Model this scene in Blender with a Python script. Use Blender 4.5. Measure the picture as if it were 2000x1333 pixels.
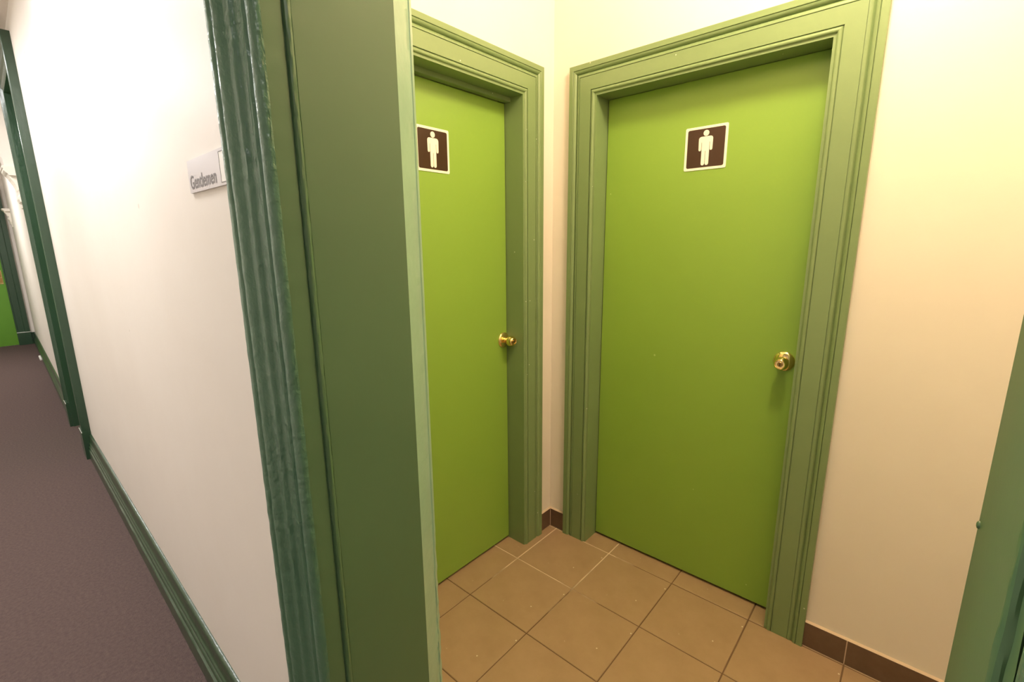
import bpy, bmesh, math, random
from mathutils import Vector, Matrix, noise

# ---------------------------------------------------------------- scene, camera, light
scene = bpy.context.scene
for o in list(bpy.data.objects):
    bpy.data.objects.remove(o)
C = scene.collection

# camera solved from the floor tiles, door frames and skirting (tile = 0.30 m)
F_PX, YAW, PITCH, ROLL = 912.2, 0.72197, -0.20422, -0.0083
CAM = Vector((1.2888, -1.7465, 1.4086))
cam_data = bpy.data.cameras.new('camera')
cam = bpy.data.objects.new('camera', cam_data)
C.objects.link(cam)
cam_data.sensor_fit = 'HORIZONTAL'
cam_data.sensor_width = 36.0
cam_data.lens = F_PX / 2000.0 * 36.0
cam_data.clip_start = 0.02
_fw = Vector((-math.sin(YAW) * math.cos(PITCH), math.cos(YAW) * math.cos(PITCH), math.sin(PITCH)))
_rt = Vector((math.cos(YAW), math.sin(YAW), 0))
_up = _rt.cross(_fw)
_r2 = math.cos(ROLL) * _rt + math.sin(ROLL) * _up
_u2 = -math.sin(ROLL) * _rt + math.cos(ROLL) * _up
_m = Matrix((_r2, _u2, -_fw)).transposed().to_4x4()
_m.translation = CAM
cam.matrix_world = _m
scene.camera = cam

scene.view_settings.view_transform = 'Standard'
scene.view_settings.look = 'None'
scene.view_settings.exposure = 0.0
scene.view_settings.gamma = 1.0
scene.view_settings.use_curve_mapping = False

world = bpy.data.worlds.new('world')
scene.world = world
world.use_nodes = True
world.node_tree.nodes['Background'].inputs[0].default_value = (0.9, 0.95, 1.0, 1)
world.node_tree.nodes['Background'].inputs[1].default_value = 0.05

ALCOVE_W, CORR_W = 52.0, 38.0
WARM, COOL = (1.0, 0.79, 0.51), (1.0, 0.972, 0.968)


def area_light(name, loc, sx, sy, power, col, shape='RECTANGLE'):
    d = bpy.data.lights.new(name, 'AREA')
    d.shape = shape
    d.size = sx
    d.size_y = sy
    d.energy = power
    d.color = col
    o = bpy.data.objects.new(name, d)
    C.objects.link(o)
    o.location = loc
    return o


LAMP = (1.08, -0.60, 2.86)                                  # alcove ceiling lamp (from the shadows on both doors)
CEIL_C = 2.70                                               # corridor ceiling
_d = bpy.data.lights.new('alcove_lamp_light', 'POINT')       # the bulb of the alcove's ceiling lamp
_d.energy, _d.color, _d.shadow_soft_size = ALCOVE_W, WARM, 0.11
_o = bpy.data.objects.new('alcove_lamp_light', _d)
C.objects.link(_o)
_o.location = (LAMP[0], LAMP[1], LAMP[2] - 0.20)
CORR_LIGHTS = [(-0.75, -1.78, 1.0), (-3.0, -2.2, 0.9), (-6.4, -2.2, 1.2), (2.3, -2.3, 0.12)]
for _x, _y, _k in CORR_LIGHTS:
    area_light('corridor_lamp_light', (_x, _y, CEIL_C - 0.055), 1.15, 0.26, CORR_W * _k, COOL)

# ---------------------------------------------------------------- helpers
random.seed(4)


def wy(x):
    """y of the corridor wall face at x (the wall is not quite square to the alcove)."""
    if x > -4.1:
        return -1.431 + 0.0095 * (0.44 - x)
    return -1.3879 + (-4.1 - x) / 4.62 * 0.095


def world_loc(o):
    v = Vector((0, 0, 0))
    while o:
        v += o.location
        o = o.parent
    return v


def obj(name, vs, fs, m, parent=None, smooth=None, origin=None):
    """One mesh object from world-space vertices."""
    base = world_loc(parent) if parent else Vector((0, 0, 0))
    loc = Vector(origin) - base if origin is not None else Vector((0, 0, 0))
    off = base + loc
    me = bpy.data.meshes.new(name)
    me.from_pydata([tuple(Vector(v) - off) for v in vs], [], fs)
    bm = bmesh.new()
    bm.from_mesh(me)
    bmesh.ops.recalc_face_normals(bm, faces=bm.faces)
    bm.to_mesh(me)
    bm.free()
    if m:
        me.materials.append(m)
    if smooth is not None:
        for p in me.polygons:
            p.use_smooth = True
        me.set_sharp_from_angle(angle=math.radians(smooth))
    o = bpy.data.objects.new(name, me)
    C.objects.link(o)
    o.location = loc
    if parent:
        o.parent = parent
    return o


def empty(name, loc):
    o = bpy.data.objects.new(name, None)
    C.objects.link(o)
    o.location = loc
    return o


def tag(o, label=None, cat=None, group=None, kind=None):
    if label:
        o['label'] = label
    if cat:
        o['category'] = cat
    if group:
        o['group'] = group
    if kind:
        o['kind'] = kind
    return o


class MB:
    """Collects shapes into one vertex/face list."""

    def __init__(self):
        self.v, self.f = [], []

    def box(self, x0, x1, y0, y1, z0, z1, fn=None):
        n = len(self.v)
        for x, y, z in ((x0, y0, z0), (x1, y0, z0), (x1, y1, z0), (x0, y1, z0),
                        (x0, y0, z1), (x1, y0, z1), (x1, y1, z1), (x0, y1, z1)):
            self.v.append(fn(x, y, z) if fn else (x, y, z))
        for q in ((0, 3, 2, 1), (4, 5, 6, 7), (0, 1, 5, 4), (1, 2, 6, 5), (2, 3, 7, 6), (3, 0, 4, 7)):
            self.f.append(tuple(n + i for i in q))
        return self

    def rows(self, rows, cap0=False, cap1=False, closed=False):
        """Skin a list of equally long point rows."""
        n = len(self.v)
        k = len(rows[0])
        for r in rows:
            self.v += [tuple(p) for p in r]
        for i in range(len(rows) - 1):
            for j in range(k if closed else k - 1):
                a, b = n + i * k + j, n + i * k + (j + 1) % k
                self.f.append((a, b, b + k, a + k))
        if cap0:
            self.f.append(tuple(range(n, n + k)))
        if cap1:
            e = n + (len(rows) - 1) * k
            self.f.append(tuple(range(e, e + k)))
        return self

    def lathe(self, prof, fn, seg=36):
        """prof: (radius, height); fn maps local (x, y, h) to the world."""
        rows = []
        for r, h in prof:
            rows.append([fn(r * math.cos(2 * math.pi * i / seg), r * math.sin(2 * math.pi * i / seg), h)
                         for i in range(seg)])
        return self.rows(rows, closed=True, cap1=True)

    def prism(self, pts, h0, h1, fn):
        n = len(self.v)
        k = len(pts)
        self.v += [fn(a, b, h0) for a, b in pts] + [fn(a, b, h1) for a, b in pts]
        self.f.append(tuple(range(n, n + k)))
        self.f.append(tuple(range(n + k, n + 2 * k)))
        for i in range(k):
            j = (i + 1) % k
            self.f.append((n + i, n + j, n + k + j, n + k + i))
        return self

    def build(self, name, m, parent=None, smooth=None, origin=None):
        return obj(name, self.v, self.f, m, parent, smooth, origin)


def arc(cx, cy, r, a0, a1, n):
    return [(cx + r * math.cos(math.radians(a0 + (a1 - a0) * i / n)),
             cy + r * math.sin(math.radians(a0 + (a1 - a0) * i / n))) for i in range(n + 1)]


def rrect(x0, x1, y0, y1, r, n=5):
    return (arc(x1 - r, y1 - r, r, 0, 90, n) + arc(x0 + r, y1 - r, r, 90, 180, n)
            + arc(x0 + r, y0 + r, r, 180, 270, n) + arc(x1 - r, y0 + r, r, 270, 360, n))


# ---------------------------------------------------------------- materials
def srgb(r, g, b):
    f = lambda c: (c / 255 / 12.92) if c / 255 <= 0.04045 else ((c / 255 + 0.055) / 1.055) ** 2.4
    return (f(r), f(g), f(b), 1)


def material(name, col, rough=0.5, col2=None, vscale=3.0, bump=0.0, bscale=200.0, stretch=(1, 1, 1),
             bump2=0.0, b2scale=8.0, metal=0.0, coat=0.0, specks=None, speck_scale=120.0, speck_cut=0.8, spec=0.5):
    m = bpy.data.materials.new(name)
    m.use_nodes = True
    nt = m.node_tree
    N, L = nt.nodes, nt.links
    b = N['Principled BSDF']
    b.inputs['Base Color'].default_value = col
    b.inputs['Roughness'].default_value = rough
    b.inputs['Metallic'].default_value = metal
    b.inputs['Coat Weight'].default_value = coat
    b.inputs['Coat Roughness'].default_value = 0.12
    b.inputs['Specular IOR Level'].default_value = spec
    tc = N.new('ShaderNodeTexCoord')
    mp = N.new('ShaderNodeMapping')
    mp.inputs['Scale'].default_value = stretch
    L.new(tc.outputs['Object'], mp.inputs['Vector'])
    out = None
    if col2:
        nz = N.new('ShaderNodeTexNoise')
        nz.inputs['Scale'].default_value = vscale
        nz.inputs['Detail'].default_value = 6
        nz.inputs['Roughness'].default_value = 0.65
        L.new(mp.outputs[0], nz.inputs['Vector'])
        rp = N.new('ShaderNodeValToRGB')
        rp.color_ramp.elements[0].position = 0.32
        rp.color_ramp.elements[0].color = col
        rp.color_ramp.elements[1].position = 0.68
        rp.color_ramp.elements[1].color = col2
        L.new(nz.outputs['Fac'], rp.inputs[0])
        out = rp.outputs[0]
    if specks:
        vo = N.new('ShaderNodeTexVoronoi')
        vo.inputs['Scale'].default_value = speck_scale
        L.new(tc.outputs['Object'], vo.inputs['Vector'])
        sz = N.new('ShaderNodeMath')
        sz.operation = 'LESS_THAN'
        sz.inputs[1].default_value = 0.13
        L.new(vo.outputs['Distance'], sz.inputs[0])
        sep = N.new('ShaderNodeSeparateColor')
        L.new(vo.outputs['Color'], sep.inputs[0])
        ct = N.new('ShaderNodeMath')
        ct.operation = 'GREATER_THAN'
        ct.inputs[1].default_value = speck_cut
        L.new(sep.outputs[0], ct.inputs[0])
        mu = N.new('ShaderNodeMath')
        mu.operation = 'MULTIPLY'
        L.new(sz.outputs[0], mu.inputs[0])
        L.new(ct.outputs[0], mu.inputs[1])
        mx = N.new('ShaderNodeMix')
        mx.data_type = 'RGBA'
        L.new(mu.outputs[0], mx.inputs['Factor'])
        if out:
            L.new(out, mx.inputs['A'])
        else:
            mx.inputs['A'].default_value = col
        mx.inputs['B'].default_value = specks
        out = mx.outputs['Result']
    if out:
        L.new(out, b.inputs['Base Color'])
    last = None
    for amt, sc in ((bump, bscale), (bump2, b2scale)):
        if amt:
            nz = N.new('ShaderNodeTexNoise')
            nz.inputs['Scale'].default_value = sc
            nz.inputs['Detail'].default_value = 4
            L.new(mp.outputs[0] if sc == bscale else tc.outputs['Object'], nz.inputs['Vector'])
            bp = N.new('ShaderNodeBump')
            bp.inputs['Strength'].default_value = 1.0
            bp.inputs['Distance'].default_value = amt
            L.new(nz.outputs['Fac'], bp.inputs['Height'])
            if last:
                L.new(last, bp.inputs['Normal'])
            last = bp.outputs[0]
    if last:
        L.new(last, b.inputs['Normal'])
        L.new(last, b.inputs['Coat Normal'])
    return m


def emission(name, col, strength):
    m = bpy.data.materials.new(name)
    m.use_nodes = True
    b = m.node_tree.nodes['Principled BSDF']
    b.inputs['Base Color'].default_value = (0.9, 0.9, 0.9, 1)
    b.inputs['Emission Color'].default_value = col
    b.inputs['Emission Strength'].default_value = strength
    return m


M = dict(
    wall=material('cream_wall_paint', srgb(236, 229, 219), 0.48, srgb(232, 224, 213), 1.5, 0.0003, 60, bump2=0.0015, b2scale=5,
                  specks=srgb(214, 204, 190), speck_scale=20, speck_cut=0.985),
    ceil=material('ceiling_paint', srgb(226, 216, 204), 0.7, bump=0.0004, bscale=80),
    trim=material('sage_trim_paint', srgb(126, 148, 102), 0.36, srgb(122, 144, 98), 4, 0.00015, 90, bump2=0.0006, b2scale=14,
                  specks=srgb(205, 210, 190), speck_scale=55, speck_cut=0.985),
    old=material('thick_green_gloss_paint', srgb(92, 129, 102), 0.32, srgb(82, 119, 92), 9, 0.0010, 170, (1, 1, 0.22),
                 bump2=0.0026, b2scale=75, coat=0.5),
    jamb=material('jamb_green_paint', srgb(84, 114, 79), 0.34, srgb(81, 110, 76), 3, 0.00006, 130, bump2=0.0003, b2scale=14),
    edge=material('pale_sage_edge_paint', srgb(154, 186, 160), 0.3, srgb(146, 178, 152), 12, 0.0002, 120, bump2=0.0012, b2scale=45),
    dark=material('dark_green_gloss_paint', srgb(52, 78, 58), 0.3, srgb(46, 72, 51), 6, 0.0006, 90, (1, 1, 0.3), bump2=0.0015, b2scale=20, coat=0.3),
    door=material('lime_green_door_paint', srgb(138, 174, 71), 0.36, srgb(135, 171, 69), 2.5, 0.00008, 160, bump2=0.0004, b2scale=9,
                  specks=srgb(180, 205, 120), speck_scale=30, speck_cut=0.985),
    fdoor=material('far_door_green_paint', srgb(98, 152, 44), 0.4, srgb(94, 147, 42), 3),
    carpet=material('brown_carpet', srgb(106, 90, 83), 0.95, srgb(88, 73, 72), 85, 0.0045, 330, bump2=0.003, b2scale=110, spec=0.1),
    tile=material('brown_floor_tile', srgb(172, 144, 112), 0.42, srgb(162, 134, 102), 9, 0.00025, 240,
                  specks=srgb(222, 212, 190), speck_scale=48, speck_cut=0.94),
    skirt=material('dark_skirting_tile', srgb(108, 86, 70), 0.4, srgb(100, 78, 63), 30, 0.0002, 260),
    grout_light=material('pale_grout', srgb(212, 190, 166), 0.8),
    brass=material('polished_brass', (0.90, 0.70, 0.32, 1), 0.1, metal=1.0),
    brass2=material('keyway_brass', (0.42, 0.27, 0.10, 1), 0.3, metal=1.0),
    white=material('white_plastic', srgb(244, 241, 232), 0.35),
    brown=material('brown_sign_print', srgb(62, 38, 27), 0.3),
    silver=material('silver_sign_plate', srgb(206, 200, 200), 0.32, bump=0.0001, bscale=500, metal=0.25),
    letter=material('grey_letter_print', srgb(100, 94, 94), 0.4),
    plaster=material('white_plaster', srgb(238, 232, 218), 0.6, bump=0.0008, bscale=60),
    black=material('black_rubber', srgb(20, 20, 20), 0.6),
    alcove_lamp=emission('warm_lamp_glass', (1.0, 0.85, 0.55, 1), 14.0),
    tube=emission('cool_lamp_diffuser', (1.0, 0.98, 0.96, 1), 5.0),
)


def grout_material():
    """Floor grout: fresh and pale in the back corner, dirty brown where people walk."""
    m = material('floor_grout', srgb(112, 86, 62), 0.85)
    N, L = m.node_tree.nodes, m.node_tree.links
    tc = N.new('ShaderNodeTexCoord')
    ds = N.new('ShaderNodeVectorMath')
    ds.operation = 'DISTANCE'
    ds.inputs[1].default_value = (0.15, -0.12, 0)
    L.new(tc.outputs['Object'], ds.inputs[0])
    nz = N.new('ShaderNodeTexNoise')
    nz.inputs['Scale'].default_value = 7
    L.new(tc.outputs['Object'], nz.inputs['Vector'])
    ma = N.new('ShaderNodeMath')
    ma.operation = 'MULTIPLY_ADD'
    ma.inputs[1].default_value = 0.55
    L.new(nz.outputs['Fac'], ma.inputs[0])
    L.new(ds.outputs['Value'], ma.inputs[2])
    rp = N.new('ShaderNodeValToRGB')
    rp.color_ramp.elements[0].position = 0.50
    rp.color_ramp.elements[0].color = srgb(232, 212, 188)
    rp.color_ramp.elements[1].position = 0.66
    rp.color_ramp.elements[1].color = srgb(112, 86, 62)
    L.new(ma.outputs[0], rp.inputs[0])
    L.new(rp.outputs[0], N['Principled BSDF'].inputs['Base Color'])
    return m


M['grout'] = grout_material()

# ---------------------------------------------------------------- door geometry, fitted to the photograph
CW, HIN = 0.118, 1.9913                 # casing width, opening height
B0, B1, BREC = 0.2126, 1.009, 0.0804    # right door (in the back wall, plane y = 0)
A0, A1, AREC = 0.2142, 1.012, 0.0834    # left door (in the left wall, plane x = 0), distances along -y
XJ0, XJ1 = 0.600, 1.347                 # faces of the alcove opening
YB = -1.168                             # alcove side of the corridor wall
AX1, AZ = 1.80, 2.86                    # alcove right side and ceiling
WALLT = 0.26

mapB = lambda s, n, z: (s, -n, z)
mapA = lambda s, n, z: (n, -s, z)

# ---------------------------------------------------------------- the shell
# back wall with the right door's recess
b = MB()
b.box(-0.25, B0, 0, 0.13, 0, AZ).box(B1, AX1 + 0.1, 0, 0.13, 0, AZ).box(B0, B1, 0, 0.13, HIN, AZ).box(-0.25, AX1 + 0.1, 0.13, 0.2, 0, AZ)
tag(b.build('wall_back', M['wall']), 'cream back wall of the alcove holding the right green door', kind='structure')
b = MB()
b.box(-0.13, 0, -A0, 0, 0, AZ).box(-0.13, 0, YB, -A1, 0, AZ).box(-0.13, 0, -A1, -A0, HIN, AZ).box(-0.2, -0.13, YB, 0, 0, AZ)
tag(b.build('wall_alcove_left', M['wall']), 'cream alcove wall holding the left green door', kind='structure')
tag(MB().box(AX1, AX1 + 0.1, YB, 0, 0, AZ).build('wall_alcove_right', M['wall']), 'cream right side wall of the alcove', kind='structure')
tag(MB().box(-0.2, AX1 + 0.1, YB - 0.24, 0.2, AZ, AZ + 0.1).build('ceiling_alcove', M['ceil']), 'pale ceiling over the tiled alcove', kind='structure')

# corridor wall: near stretch with the opening, lintel, doorway further on, far stretch
D3A, D3B, D3W, D3H = -2.97, -3.72, 0.14, 2.49      # far doorway in the corridor wall
corr = lambda s, n, z: (s, wy(s) - n, z)


def wall_strip(mb, x0, x1, z0, z1, t=WALLT):
    ks = [x0, x1]
    if x0 < -4.1 < x1:
        ks = [x0, -4.1, x1]
    for a, c in zip(ks[:-1], ks[1:]):
        n = len(mb.v)
        for z in (z0, z1):
            mb.v += [(a, wy(a), z), (c, wy(c), z), (c, wy(c) + t, z), (a, wy(a) + t, z)]
        for q in ((0, 3, 2, 1), (4, 5, 6, 7), (0, 1, 5, 4), (1, 2, 6, 5), (2, 3, 7, 6), (3, 0, 4, 7)):
            mb.f.append(tuple(n + i for i in q))


b = MB()
wall_strip(b, D3A, XJ0 - 0.05, 0, CEIL_C)
wall_strip(b, D3B, D3A, D3H, CEIL_C)
wall_strip(b, -8.72, D3B, 0, CEIL_C + 0.6)
wall_strip(b, XJ0 - 0.05, XJ1 + 0.05, 2.16, CEIL_C)
wall_strip(b, XJ1 + 0.05, 4.0, 0, CEIL_C)
tag(b.build('wall_left', M['wall']), 'long white corridor wall beside the carpet with a silver name plate', kind='structure')
tag(MB().box(-8.72, 4.0, -3.15, -3.05, 0, CEIL_C + 0.6).build('wall_right', M['wall']), 'white corridor wall behind the camera', kind='structure')
tag(MB().box(-8.85, -8.72, -3.15, -1.0, 0, CEIL_C + 0.6).build('wall_end', M['wall']), 'pale wall closing the far end of the corridor', kind='structure')
tag(MB().box(4.0, 4.1, -3.15, -1.1, 0, CEIL_C).build('wall_near_end', M['wall']), 'white wall at the near end of the corridor', kind='structure')
b = MB().box(-4.02, 4.1, -3.15, -1.15, CEIL_C, CEIL_C + 0.1)
tag(b.build('ceiling', M['ceil']), 'pale beige ceiling of the near corridor', kind='structure')
tag(MB().box(-8.85, -4.02, -3.15, -1.0, CEIL_C + 0.6, CEIL_C + 0.7).build('ceiling_far', M['ceil']), 'higher pale ceiling of the far corridor', kind='structure')

# corridor carpet
tag(MB().box(-8.72, 4.0, -3.05, -1.30, -0.06, 0.0).build('floor_carpet', M['carpet']), 'dark brown-purple carpet of the corridor', kind='structure')

# tiled alcove floor: slab of grout and single tiles
floor = tag(MB().box(-0.13, AX1, -1.30, 0.13, -0.06, -0.0022).build('floor', M['grout']), 'brown square tiles with pale and dark grout in the alcove', kind='structure')
TX, TY, TS, G = 0.0496, -0.0131, 0.30, 0.0042
cache = {}
for i in range(-1, 6):
    for j in range(-1, 5):
        x0, x1 = TX + i * TS + G / 2, TX + (i + 1) * TS - G / 2
        y1, y0 = TY - j * TS - G / 2, TY - (j + 1) * TS + G / 2
        x0, x1 = max(x0, -0.125), min(x1, AX1 - 0.001)
        y0, y1 = max(y0, -1.299), min(y1, 0.125)
        if x1 - x0 < 0.012 or y1 - y0 < 0.012:
            continue
        w, h = round(x1 - x0, 4), round(y1 - y0, 4)
        if (w, h) not in cache:
            e = 0.0016
            mb = MB()
            rows = []
            for inset, z in ((0, -0.008), (0, -e * 0.8), (e, 0.0)):
                rows.append([(inset, inset, z), (w - inset, inset, z), (w - inset, h - inset, z), (inset, h - inset, z)])
            mb.rows(rows, closed=True, cap1=True)
            o = mb.build('floor_tile', M['tile'])
            cache[(w, h)] = o.data
        else:
            o = bpy.data.objects.new('floor_tile', cache[(w, h)])
            C.objects.link(o)
        o.parent = floor
        o.location = (x0, y0, random.uniform(-0.0003, 0.0003))

# ---------------------------------------------------------------- skirting tiles in the alcove
HS, TSK = 0.0985, 0.010
sk = tag(empty('baseboard_back', (0, 0, 0)), 'dark brown tile skirting along the alcove back wall', kind='structure')
EB0, EB1 = B0 - CW, B1 + CW
for x0, x1 in ((TSK + 0.002, EB0), (EB1, 1.2475), (1.2505, 1.5475), (1.5505, AX1)):
    MB().box(x0, x1, -TSK, 0, 0.002, HS - 0.004).build('skirting_tile', M['skirt'], sk)
for x0, x1 in ((0, EB0), (EB1, AX1)):
    rows = [[(x, -TSK, HS - 0.004), (x, -TSK * 0.7, HS - 0.0025), (x, 0, HS)] for x in (x0, x1)]
    MB().rows(rows).build('grout_bead', M['grout_light'], sk)
    MB().box(x0, x1, -TSK + 0.001, 0, 0.0, HS - 0.004).build('grout_joint', M['grout_light'], sk)
sk = tag(empty('baseboard_left', (0, 0, 0)), 'short dark brown tile skirting beside the left door casing', kind='structure')
EA0 = A0 - CW
MB().box(0, TSK, -EA0, -TSK - 0.002, 0.002, HS - 0.004).build('skirting_tile', M['skirt'], sk)
rows = [[(TSK, -y, HS - 0.004), (TSK * 0.7, -y, HS - 0.0025), (0, -y, HS)] for y in (0, EA0)]
MB().rows(rows).build('grout_bead', M['grout_light'], sk)
MB().box(0, TSK - 0.001, -EA0, 0, 0.0, HS - 0.004).build('grout_joint', M['grout_light'], sk)

# ---------------------------------------------------------------- alcove doors
# casing profile: a = distance from the outer edge, n = how far it stands off the wall
PROF = [(0, 0), (0.0, 0.0215), (0.001, 0.0225), (0.0185, 0.0225), (0.0195, 0.0215), (0.0195, 0.0185), (0.0205, 0.0185)]
PROF += [(0.0205 + 0.013 * math.sin(math.radians(t)), 0.0105 + 0.012 * math.cos(math.radians(t))) for t in (5, 25, 45, 65, 85)]
PROF += [(0.0345 + 0.0095 * (1 - math.cos(math.radians(t))), 0.0105 + 0.0075 * math.sin(math.radians(t))) for t in (15, 35, 55, 75, 90)]
PROF += [(0.0465, 0.0180), (0.0468, 0.0145), (0.0485, 0.0145), (0.0488, 0.0175), (0.0995, 0.0175), (0.0998, 0.0130), (0.1015, 0.0130)]
PROF += [(0.1085 - 0.007 * math.cos(math.radians(t)), 0.0130 + 0.0062 * math.sin(math.radians(t))) for t in (15, 40, 65, 90, 115, 140, 165)]
PROF += [(0.1160, 0.0130), (0.1180, 0.0125), (0.1180, -0.004)]


def casing(par, mp, l, r, h, mat, w=CW, prof=PROF, z0=0.0):
    leg_l = [[mp(l - (w - a), n, z0) for a, n in prof], [mp(l - (w - a), n, h + (w - a)) for a, n in prof]]
    leg_r = [[mp(r + (w - a), n, z0) for a, n in prof], [mp(r + (w - a), n, h + (w - a)) for a, n in prof]]
    head = [[mp(l - (w - a), n, h + (w - a)) for a, n in prof], [mp(r + (w - a), n, h + (w - a)) for a, n in prof]]
    MB().rows(leg_l).build('casing_leg', mat, par, 32)
    MB().rows(leg_r).build('casing_leg', mat, par, 32)
    MB().rows(head).build('casing_head', mat, par, 32)


def jamb(par, mp, l, r, h, depth, mat, t=0.006):
    f = lambda x, y, z: mp(x, y, z)
    MB().box(l - 0.001, l + t, -depth - 0.04, 0.012, 0, h, f).build('jamb', mat, par)
    MB().box(r - t, r + 0.001, -depth - 0.04, 0.012, 0, h, f).build('jamb', mat, par)
    MB().box(l + t, r - t, -depth - 0.04, 0.012, h - t, h + 0.001, f).build('jamb_head', mat, par)


def knob(par, mp, s, z, rec):
    """Tulip-shaped brass knob with a rose and a key cylinder."""
    fn = lambda x, y, h: mp(s + x, -rec + h, z + y)
    prof = [(0.0125, 0.008), (0.0120, 0.020), (0.0135, 0.025), (0.0190, 0.031), (0.0225, 0.038), (0.0232, 0.044),
            (0.0222, 0.051), (0.0195, 0.058), (0.0172, 0.062), (0.0160, 0.063), (0.0142, 0.0622), (0.0135, 0.0595)]
    k = MB().lathe(prof, fn).build('door_knob', M['brass'], par, 40)
    MB().lathe([(0.0345, 0.0), (0.0345, 0.0025), (0.0330, 0.0045), (0.0270, 0.0075), (0.0200, 0.0100), (0.0150, 0.0112), (0.012, 0.0115)], fn).build('knob_rose', M['brass'], k, 40)
    c = MB().lathe([(0.0085, 0.058), (0.0085, 0.0625), (0.0078, 0.0632)], fn, 24)
    c.build('key_cylinder', M['brass2'], k, 40)
    MB().box(-0.0012, 0.0012, -0.005, 0.005, 0.063, 0.0638, fn).build('keyhole', M['black'], k)
    return k


def alcove_door(name, mp, l, r, rec, top, label, hinge_right=False, stop=False):
    d = tag(empty(name, mp((l + r) / 2, 0, 0)), label, kind='structure')
    casing(d, mp, l, r, HIN, M['trim'])
    jamb(d, mp, l, r, HIN, rec, M['trim'])
    if stop:
        MB().box(l + 0.006, r - 0.006, -rec + 0.001, -rec + 0.030, top - 0.002, HIN - 0.005, mp).build('door_stop_strip', M['trim'], d)
    mb = MB()
    g, e = 0.0085, 0.0015
    pts = rrect(l + g, r - g, 0.012, top - 0.003, e, 2)
    rows = [[mp(a, -rec - 0.038, c) for a, c in pts], [mp(a, -rec - e, c) for a, c in pts],
            [mp(min(max(a, l + g + e), r - g - e), -rec, min(max(c, 0.012 + e), top - 0.003 - e)) for a, c in pts]]
    mb.rows(rows, closed=True, cap0=True, cap1=True).build('door_leaf', M['door'], d)
    return d


d1 = alcove_door('door_1', mapA, A0, A1, AREC, HIN - 0.0209, 'left lime green door with brass knob beside the green post', stop=True)
knob(d1, mapA, 0.2460, 0.993, AREC)
d2 = alcove_door('door_2', mapB, B0, B1, BREC, HIN - 0.004, 'right lime green door with brass knob in the back wall')
knob(d2, mapB, 0.9540, 0.998, BREC)


def restroom_sign(mp, s0, s1, z0, z1, rec, label):
    """White plate, brown field and a standing man."""
    root = tag(empty('restroom_sign', mp((s0 + s1) / 2, -rec, z0)), label, 'sign', 'restroom signs on the green doors')
    W, H = s1 - s0, z1 - z0
    fn = lambda a, c, h: mp(s0 + a * W, -rec + h, z0 + c * H)
    MB().prism(rrect(0, 1, 0, 1, 0.035), 0.0, 0.0020, fn).build('plate', M['white'], root)
    MB().prism(rrect(0.058, 0.942, 0.058, 0.942, 0.04), 0.0018, 0.0024, fn).build('brown_field', M['brown'], root)
    half = [(0, 0.762), (0.095, 0.762)] + arc(0.105, 0.700, 0.062, 85, 8, 5) + [(0.167, 0.66), (0.163, 0.470)]
    half += arc(0.1315, 0.468, 0.0315, 0, -180, 6) + [(0.100, 0.470), (0.0985, 0.630), (0.0895, 0.630), (0.0895, 0.145)]
    half += arc(0.0475, 0.142, 0.0420, 0, -180, 6) + [(0.0050, 0.145), (0.0050, 0.430), (0, 0.432)]
    pts = half + [(-a, c) for a, c in reversed(half[1:-1])]
    # the gap between the legs needs an open outline, so start at the crotch
    MB().prism([(0.5 + a, c) for a, c in pts], 0.0022, 0.0028, fn).build('man_figure', M['white'], root)
    MB().prism([(0.5 + a, c) for a, c in arc(0, 0.838, 0.068, 0, 345, 23)], 0.0022, 0.0028, fn).build('man_head', M['white'], root)
    return root


restroom_sign(mapA, 0.5310, 0.6810, 1.6645, 1.8145, AREC, "brown men's restroom sign on the left green door, partly behind the post")
restroom_sign(mapB, 0.5525, 0.7035, 1.6720, 1.8225, BREC, "brown men's restroom sign on the right green door")

# ---------------------------------------------------------------- alcove opening: moulded corridor casing and jamb linings
trim = tag(empty('trim_1', ((XJ0 + XJ1) / 2, -1.44, 0)), 'thickly painted green surround of the alcove opening', kind='structure')
# (x offset from the opening face outwards, projection); measured left casing, mirrored on the right
OC = [(0.178, 0.0), (0.178, 0.024), (0.176, 0.0265), (0.162, 0.0265), (0.1500, 0.0270), (0.1480, 0.0310), (0.1455, 0.0345), (0.1420, 0.0360), (0.1385, 0.0345), (0.1360, 0.0305), (0.1345, 0.0265),
      (0.1325, 0.0260), (0.1300, 0.0290), (0.1250, 0.0345), (0.1190, 0.0370), (0.1130, 0.0355), (0.1080, 0.0310), (0.1050, 0.0262), (0.1020, 0.0245), (0.0920, 0.0240),
      (0.0810, 0.0240), (0.0780, 0.0285), (0.0750, 0.0312), (0.0715, 0.0300), (0.0695, 0.0252), (0.0670, 0.0225), (0.0560, 0.0215), (0.0450, 0.0220),
      (0.0345, 0.0228), (0.0315, 0.0275), (0.0285, 0.0302), (0.0260, 0.0280), (0.0240, 0.0235), (0.0215, 0.0240), (0.0165, 0.0300),
      (0.0090, 0.0325), (0.0030, 0.0310), (-0.0015, 0.0270), (-0.0030, 0.0230), (-0.0030, 0.0190)]


def wob(x, y, z, amp, seed):
    v = Vector((x * 6 + seed, y * 6, z * 9))
    w = Vector((x * 40 + seed, y * 40 + 7, z * 46))
    return amp * (0.35 * noise.noise(v) + 0.9 * noise.noise(w))


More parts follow.
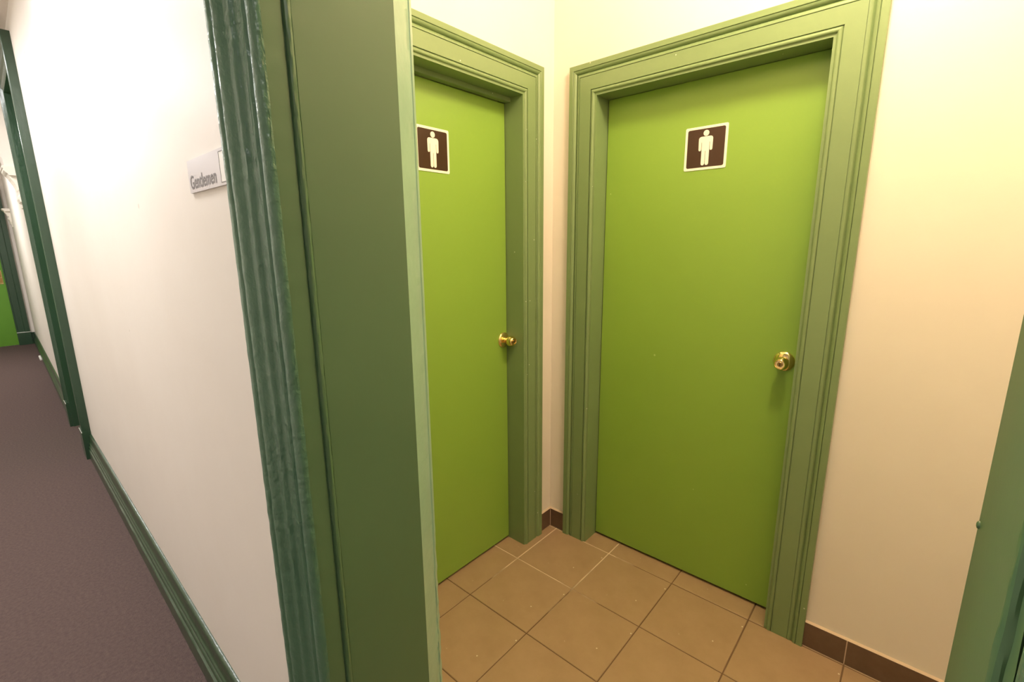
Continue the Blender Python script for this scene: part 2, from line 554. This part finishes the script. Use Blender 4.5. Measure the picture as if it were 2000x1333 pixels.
ZN, ZT = 300, 2.16
for side, seed in ((-1, 0.0), (1, 11.0)):
    face = XJ0 if side < 0 else XJ1
    rows = []
    for k in range(ZN + 1):
        z = ZT * k / ZN
        row = []
        for o_, n in OC:
            x = face + side * o_
            row.append((x + wob(x, n, z, 0.0009, seed), wy(x) - n - (wob(x, n, z, 0.0008, seed + 3) if n > 0.001 else 0), z))
        rows.append(row)
    MB().rows(rows).build('casing_leg', M['old'], trim, 50)
    # jamb lining: narrow front board, raised bead, wide flat board, rounded back edge with a seam
    JP = [(0.003, -1.4545), (0.0, -1.4520), (0.0, -1.4235), (-0.0015, -1.4225), (-0.0015, -1.4210)]
    JP += [(0.0005 + 0.0046 * math.sin(math.radians(t)), -1.4160 - 0.0050 * math.cos(math.radians(t))) for t in (10, 40, 65, 90, 115, 140, 170)]
    JP += [(-0.0012, -1.4108), (0.0, -1.4095), (0.0, -1.4080), (0.0, -1.330), (0.0, -1.2440), (0.0, -1.2420), (-0.012, -1.236)]
    EP = [(-0.0002, -1.2422), (-0.004, -1.2375), (-0.0180, -1.2130), (-0.0365, -1.1868), (-0.0382, -1.1858), (-0.0385, -1.1840), (-0.0375, -1.1822),
          (-0.0440, -1.1740), (-0.0490, -1.1690), (-0.070, -1.1675)]
    for part, prof, mt in (('jamb_lining', JP, 'jamb'), ('jamb_edge', EP, 'edge')):
        rows = []
        for k in range(ZN + 1):
            z = ZT * k / ZN
            row = []
            for q, (dx, y) in enumerate(prof):
                a = 0.0002
                if part == 'jamb_edge':
                    a += (0.0024 if q > 2 else 0.0006) * min(1.0, max(0.0, (0.85 - z) * 4))
                elif q < 12:
                    a = 0.0008
                elif q > 13:
                    a = 0.0
                x = face - side * dx
                row.append((x + wob(0.1 * q, y, z, a, seed + 5), y + wob(0.1 * q, y, z, a, seed + 8), z))
            rows.append(row)
        MB().rows(rows).build(part, M[mt], trim, 24)
rows = [[(XJ0 - (o_ if e < 0 else 0) + (0 if e < 0 else XJ1 - XJ0 + o_), wy(XJ0) - n, ZT + o_) for o_, n in OC] for e in (-1, 1)]
MB().rows(rows).build('casing_head', M['old'], trim, 50)
MB().box(XJ0, XJ1, -1.4545, -1.172, ZT, ZT + 0.03).build('jamb_head', M['jamb'], trim)
# paint-covered screw head on the near right jamb
fn = lambda x, y, h: (XJ1 + 0.0005 - h, -1.2475 + x, 1.185 + y)
MB().lathe([(0.0034, -0.001), (0.0034, 0.0010), (0.0028, 0.0018), (0.0014, 0.0023)], fn, 14).build('screw_head', M['jamb'], trim, 50)

# ---------------------------------------------------------------- corridor skirting board
BP = [(0.0, 0.172), (0.005, 0.1715), (0.010, 0.168), (0.0125, 0.162), (0.0130, 0.155), (0.0140, 0.122), (0.0170, 0.117), (0.0205, 0.114), (0.0215, 0.110), (0.0200, 0.106),
      (0.0150, 0.103), (0.0150, 0.098), (0.0200, 0.094), (0.0245, 0.089), (0.0250, 0.083), (0.0220, 0.078), (0.0195, 0.075), (0.0240, 0.071), (0.0290, 0.068), (0.0300, 0.064), (0.0300, 0.010), (0.0300, 0.0)]


def skirting(name, x0, x1, label, seed):
    n = max(2, int(abs(x1 - x0) / 0.025))
    rows = []
    for k in range(n + 1):
        x = x0 + (x1 - x0) * k / n
        rows.append([(x, wy(x) - p - (wob(x, p, z, 0.0007, seed) if p > 0 else 0), z + (wob(x, p + 3, z, 0.0009, seed) if 0.02 < z < 0.17 else 0)) for p, z in BP])
    b = MB().rows(rows, cap0=True, cap1=True).build(name, M['skirting_gloss'], None, 45)
    tag(b, label, kind='structure')


M['skirting_gloss'] = material('green_skirting_gloss', srgb(48, 72, 46), 0.3, srgb(42, 64, 40), 8, 0.0003, 90, (0.3, 1, 1), bump2=0.0012, b2scale=60, coat=0.25)
skirting('baseboard_corridor', XJ0 - 0.178, D3A + D3W - 0.008, 'moulded dark green skirting board along the white corridor wall', 2.0)
skirting('baseboard_far', D3B - D3W - 0.012, -8.70, 'grey-green skirting board beyond the far corridor doorway', 6.0)
skirting('baseboard_right', 4.0, XJ1 + 0.178, 'green skirting board right of the alcove opening', 9.0)

# ---------------------------------------------------------------- doorway further down the corridor wall
d3 = tag(empty('door_3', ((D3A + D3B) / 2, wy(-3.3), 0)), 'tall dark green door surround down the corridor beyond the name plate', kind='structure')
P3 = [(0, 0), (0, 0.040), (0.004, 0.044), (0.030, 0.044), (0.034, 0.036), (0.044, 0.032), (0.052, 0.036), (0.056, 0.030), (0.110, 0.028), (0.114, 0.034), (0.126, 0.036), (0.132, 0.028), (0.140, 0.026), (0.140, -0.004)]
casing(d3, corr, D3B, D3A, D3H, M['dark'], D3W, P3, 0.20)
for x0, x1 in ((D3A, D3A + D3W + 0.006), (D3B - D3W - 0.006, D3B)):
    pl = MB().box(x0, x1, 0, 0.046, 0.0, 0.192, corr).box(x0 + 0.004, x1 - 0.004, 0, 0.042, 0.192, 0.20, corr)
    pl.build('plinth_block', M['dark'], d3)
    MB().box(x0, x1, 0.0445, 0.0464, 0.1905, 0.1925, corr).build('white_edge', M['white'], d3)  # thin white strip along the plinth's top front edge
for x0, x1 in ((D3A - 0.012, D3A + 0.001), (D3B - 0.001, D3B + 0.012)):
    MB().box(x0, x1, -0.25, 0.026, 0, D3H, corr).build('jamb', M['dark'], d3)
MB().box(D3B, D3A, -0.25, 0.026, D3H - 0.012, D3H + 0.001, corr).build('jamb_head', M['dark'], d3)
MB().box(D3B + 0.012, D3A - 0.012, -0.20, -0.16, 0.008, D3H - 0.012, corr).build('door_leaf', M['fdoor'], d3)

# ---------------------------------------------------------------- transverse arch on plaster corbels
def arch(x0, x1, ya, yb, zs, rise, ztop, label, name):
    n = 28
    inner = []
    ym, hw = (ya + yb) / 2, (ya - yb) / 2
    for k in range(n + 1):
        t = math.pi * k / n
        inner.append((ym + hw * math.cos(t), zs + rise * math.sin(t)))
    mb = MB()
    rows = []
    yL, yR = wy(x1) + 0.01, -3.06
    for x in (x0, x1):
        rows.append([(x, y, z) for y, z in inner])
    outer = [(min(yL, max(yR, ym + (hw * 1.6) * math.cos(math.pi * k / n))), ztop) for k in range(n + 1)]
    outer[0], outer[-1] = (yL, ztop), (yR, ztop)
    # front skin, soffit, back skin
    ring_front = [[(x1, y, z) for y, z in outer], [(x1, y, z) for y, z in inner], [(x0, y, z) for y, z in inner], [(x0, y, z) for y, z in outer]]
    mb.rows(ring_front)
    for y0, y1 in ((inner[0][0], yL), (yR, inner[-1][0])):
        n0 = len(mb.v)
        mb.v += [(x0, y0, zs), (x1, y0, zs), (x1, y1, zs), (x0, y1, zs), (x1, y1, ztop), (x0, y1, ztop), (x1, y0, zs), (x0, y0, zs)]
        mb.f += [(n0, n0 + 1, n0 + 2, n0 + 3), (n0 + 1, n0 + 2, n0 + 4), (n0, n0 + 3, n0 + 5)]
    tag(mb.build(name, M['wall'], None, 40), label, kind='structure')


arch(-4.30, -4.05, wy(-4.1) - 0.085, -2.97, 2.02, 0.45, CEIL_C + 0.6, 'cream arch across the corridor above the plaster corbel', 'wall_arch')


def corbel(x0, x1, yw, proj, top, h, label):
    r = tag(empty('corbel', ((x0 + x1) / 2, yw, top - h)), label, 'corbel', 'plaster corbels on the corridor wall')
    ab = [(0, 0.0), (1.0, 0.0), (1.0, -0.03), (0.94, -0.045), (0.94, -0.075), (0.84, -0.11), (0.76, -0.13), (0.72, -0.155), (0, -0.155)]
    fn = lambda a, z, x: (x, yw - proj * a, top + h * z)
    MB().prism(ab, x0, x1, fn).build('abacus', M['plaster'], r)
    br = [(0, -0.155), (0.72, -0.155), (0.66, -0.20), (0.52, -0.26), (0.40, -0.33), (0.33, -0.41), (0.34, -0.47), (0.42, -0.51), (0.45, -0.56), (0.38, -0.61), (0.25, -0.63), (0, -0.64)]
    MB().prism(br, x0 + 0.03, x1 - 0.03, fn).build('scroll_bracket', M['plaster'], r)
    for k, (a, z, s) in enumerate(((0.30, -0.68, 0.36), (0.24, -0.78, 0.28), (0.17, -0.87, 0.2), (0.1, -0.95, 0.13))):
        lf = [(0, z + 0.05), (a * 0.7, z + 0.05), (a + 0.04, z + 0.01), (a * 1.05, z - 0.03), (a * 0.6, z - 0.05), (0, z - 0.06)]
        m_ = (x0 + x1) / 2
        MB().prism(lf, m_ - s * 0.25, m_ + s * 0.25, fn).build('leaf_drop', M['plaster'], r)
    for k in range(5):
        t = k / 4
        xx = x0 + 0.04 + (x1 - x0 - 0.08) * t
        MB().prism([(0.30, -0.20), (0.70, -0.165), (0.69, -0.19), (0.50, -0.29), (0.36, -0.40), (0.28, -0.38)], xx - 0.006, xx + 0.006, fn).build('bracket_rib', M['plaster'], r)
    return r


corbel(-4.32, -4.03, wy(-4.2), 0.105, 2.02, 0.42, 'white plaster corbel carrying the near corridor arch')
corbel(-8.42, -8.18, wy(-8.3), 0.075, 1.94, 0.24, 'small white plaster corbel far down the corridor by the end door')

# ---------------------------------------------------------------- end of the corridor: green door with brass plate
EX = -8.72
mapE = lambda s, n, z: (EX + n, -s, z)
E0, E1 = 1.482, 2.30
d4 = tag(empty('door_4', (EX, -1.9, 0)), 'bright green door at the far end of the corridor', kind='structure')
PE = [(0, 0), (0, 0.045), (0.050, 0.045), (0.056, 0.030), (0.062, 0.026), (0.12, 0.026), (0.128, 0.032), (0.138, 0.032), (0.14, 0.0)]
casing(d4, mapE, E0, E1, 2.10, M['dark'], 0.14, PE, 0.19)
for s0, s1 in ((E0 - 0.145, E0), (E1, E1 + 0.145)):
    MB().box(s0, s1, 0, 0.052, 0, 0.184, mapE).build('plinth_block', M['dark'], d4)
    MB().box(s0, s1, 0, 0.053, 0.184, 0.190, mapE).build('white_edge', M['white'], d4)  # white line capping the plinth block
MB().box(E0, E1, 0.0, 0.012, 0.006, 2.10, mapE).build('door_leaf', M['fdoor'], d4)
bp = MB().box(E0 + 0.018, E0 + 0.085, 0.012, 0.016, 0.905, 1.10, mapE).build('push_plate', M['brass'], d4)
MB().box(E0 + 0.022, E0 + 0.081, 0.0158, 0.0168, 0.925, 0.995, mapE).build('plate_panel', M['brass2'], bp)
MB().box(E0 + 0.022, E0 + 0.081, 0.0158, 0.0168, 1.005, 1.085, mapE).build('plate_panel', M['brass2'], bp)
# stub of skirting on the end wall, three stacked mouldings
be = tag(empty('baseboard_end', (EX, -1.31, 0)), 'dark stepped skirting stub at the far corridor corner', kind='structure')
for z0, z1, n in ((0, 0.085, 0.030), (0.085, 0.10, 0.020), (0.10, 0.135, 0.026), (0.135, 0.15, 0.016), (0.15, 0.172, 0.020)):
    MB().box(1.325 - 0.035, E0 - 0.146, 0, n, z0, z1, mapE).build('moulding', M['dark'], be)

# small white casing on the carpet by the far skirting
sb = tag(empty('cable_cover', (-7.2, wy(-7.2) - 0.05, 0)), 'small white plastic box on the carpet against the far skirting', 'cable cover')
MB().box(-7.36, -7.10, 0.031, 0.050, 0.0, 0.020, corr).build('body', M['white'], sb)
MB().box(-7.35, -7.11, 0.033, 0.048, 0.020, 0.024, corr).build('lid', M['white'], sb)

# ---------------------------------------------------------------- name plate on the corridor wall
NS = tag(empty('name_plate', (0.27, wy(0.27), 1.515)), 'silver wall plate reading Gentlemen beside the green casing', 'sign')
N0, N1, NZ0, NZ1 = 0.146, 0.398, 1.5150, 1.5765
pl = MB().prism(rrect(N0, N1, NZ0, NZ1, 0.001, 2), 0.0, 0.004, lambda a, c, h: (a, wy(a) - h, c)).build('plate', M['silver'], NS)
# outlined square for the pictogram at the right end
q0, q1, r0, r1 = 0.3335, 0.388, 1.5195, 1.5715
for a0, a1, c0, c1 in ((q0, q1, r0, r0 + 0.0012), (q0, q1, r1 - 0.0012, r1), (q0, q0 + 0.0014, r0, r1), (q1 - 0.0014, q1, r0, r1)):
    MB().prism([(a0, c0), (a1, c0), (a1, c1), (a0, c1)], 0.0038, 0.0045, lambda a, c, h: (a, wy(a) - h, c)).build('square_outline', M['letter'], NS)
MB().prism([(q0 + 0.0014, r0 + 0.0012), (q1 - 0.0014, r0 + 0.0012), (q1 - 0.0014, r1 - 0.0012), (q0 + 0.0014, r1 - 0.0012)], 0.0038, 0.0042, lambda a, c, h: (a, wy(a) - h, c)).build('pictogram_field', M['white'], NS)
fc = bpy.data.curves.new('lettering_curve', 'FONT')
fc.body = 'Gentlemen'
fc.size = 1.0
fc.offset = 0.012
fc.extrude = 0.0
fc.space_character = 1.07
fo = bpy.data.objects.new('lettering_tmp', fc)
C.objects.link(fo)
bpy.context.view_layer.update()
tm = fo.to_mesh()
tv = [v.co.copy() for v in tm.vertices]
tf = [tuple(p.vertices) for p in tm.polygons]
fo.to_mesh_clear()
bpy.data.objects.remove(fo)
ax0, ax1 = min(v.x for v in tv), max(v.x for v in tv)
ay0, ay1 = min(v.y for v in tv), max(v.y for v in tv)
T0, T1, TZ0, TZ1 = 0.156, 0.309, 1.5215, 1.5475
pts = []
for v in tv:
    x = T0 + (v.x - ax0) / (ax1 - ax0) * (T1 - T0)
    pts.append((x, wy(x) - 0.0044, TZ0 + (v.y - ay0) / (ay1 - ay0) * (TZ1 - TZ0)))
obj('lettering', pts, tf, M['letter'], NS)

# ---------------------------------------------------------------- lamps
lamp = tag(empty('ceiling_lamp', (LAMP[0], LAMP[1], AZ)), 'round frosted ceiling lamp lighting the alcove', 'lamp')
fn = lambda x, y, h: (LAMP[0] + x, LAMP[1] + y, AZ - h)
MB().lathe([(0.15, 0.0), (0.15, 0.018), (0.14, 0.024)], fn, 40).build('base_ring', M['white'], lamp, 40)
MB().lathe([(0.135, 0.022), (0.128, 0.045), (0.105, 0.068), (0.07, 0.083), (0.02, 0.090)], fn, 40).build('glass_dome', M['alcove_lamp'], lamp, 60)
where = ('over the stretch of carpet beside the name plate', 'before the far corridor doorway', 'beyond the corridor arch', 'behind the camera right of the alcove')
for (x, y, k), wd in zip(CORR_LIGHTS, where):
    zc = CEIL_C if x > -4.05 else CEIL_C
    t = tag(empty('tube_lamp', (x, y, CEIL_C)), 'long ceiling tube lamp ' + wd, 'lamp', 'corridor ceiling lamps')
    if x < -4.05:
        for sx in (-0.45, 0.45):
            MB().box(x + sx - 0.006, x + sx + 0.006, y - 0.006, y + 0.006, CEIL_C - 0.01, CEIL_C + 0.6).build('rod', M['white'], t)
    MB().box(x - 0.62, x + 0.62, y - 0.15, y + 0.15, CEIL_C - 0.03, CEIL_C - 0.001).build('housing', M['white'], t)
    MB().box(x - 0.60, x + 0.60, y - 0.135, y + 0.135, CEIL_C - 0.05, CEIL_C - 0.03).build('diffuser', M['tube'], t)
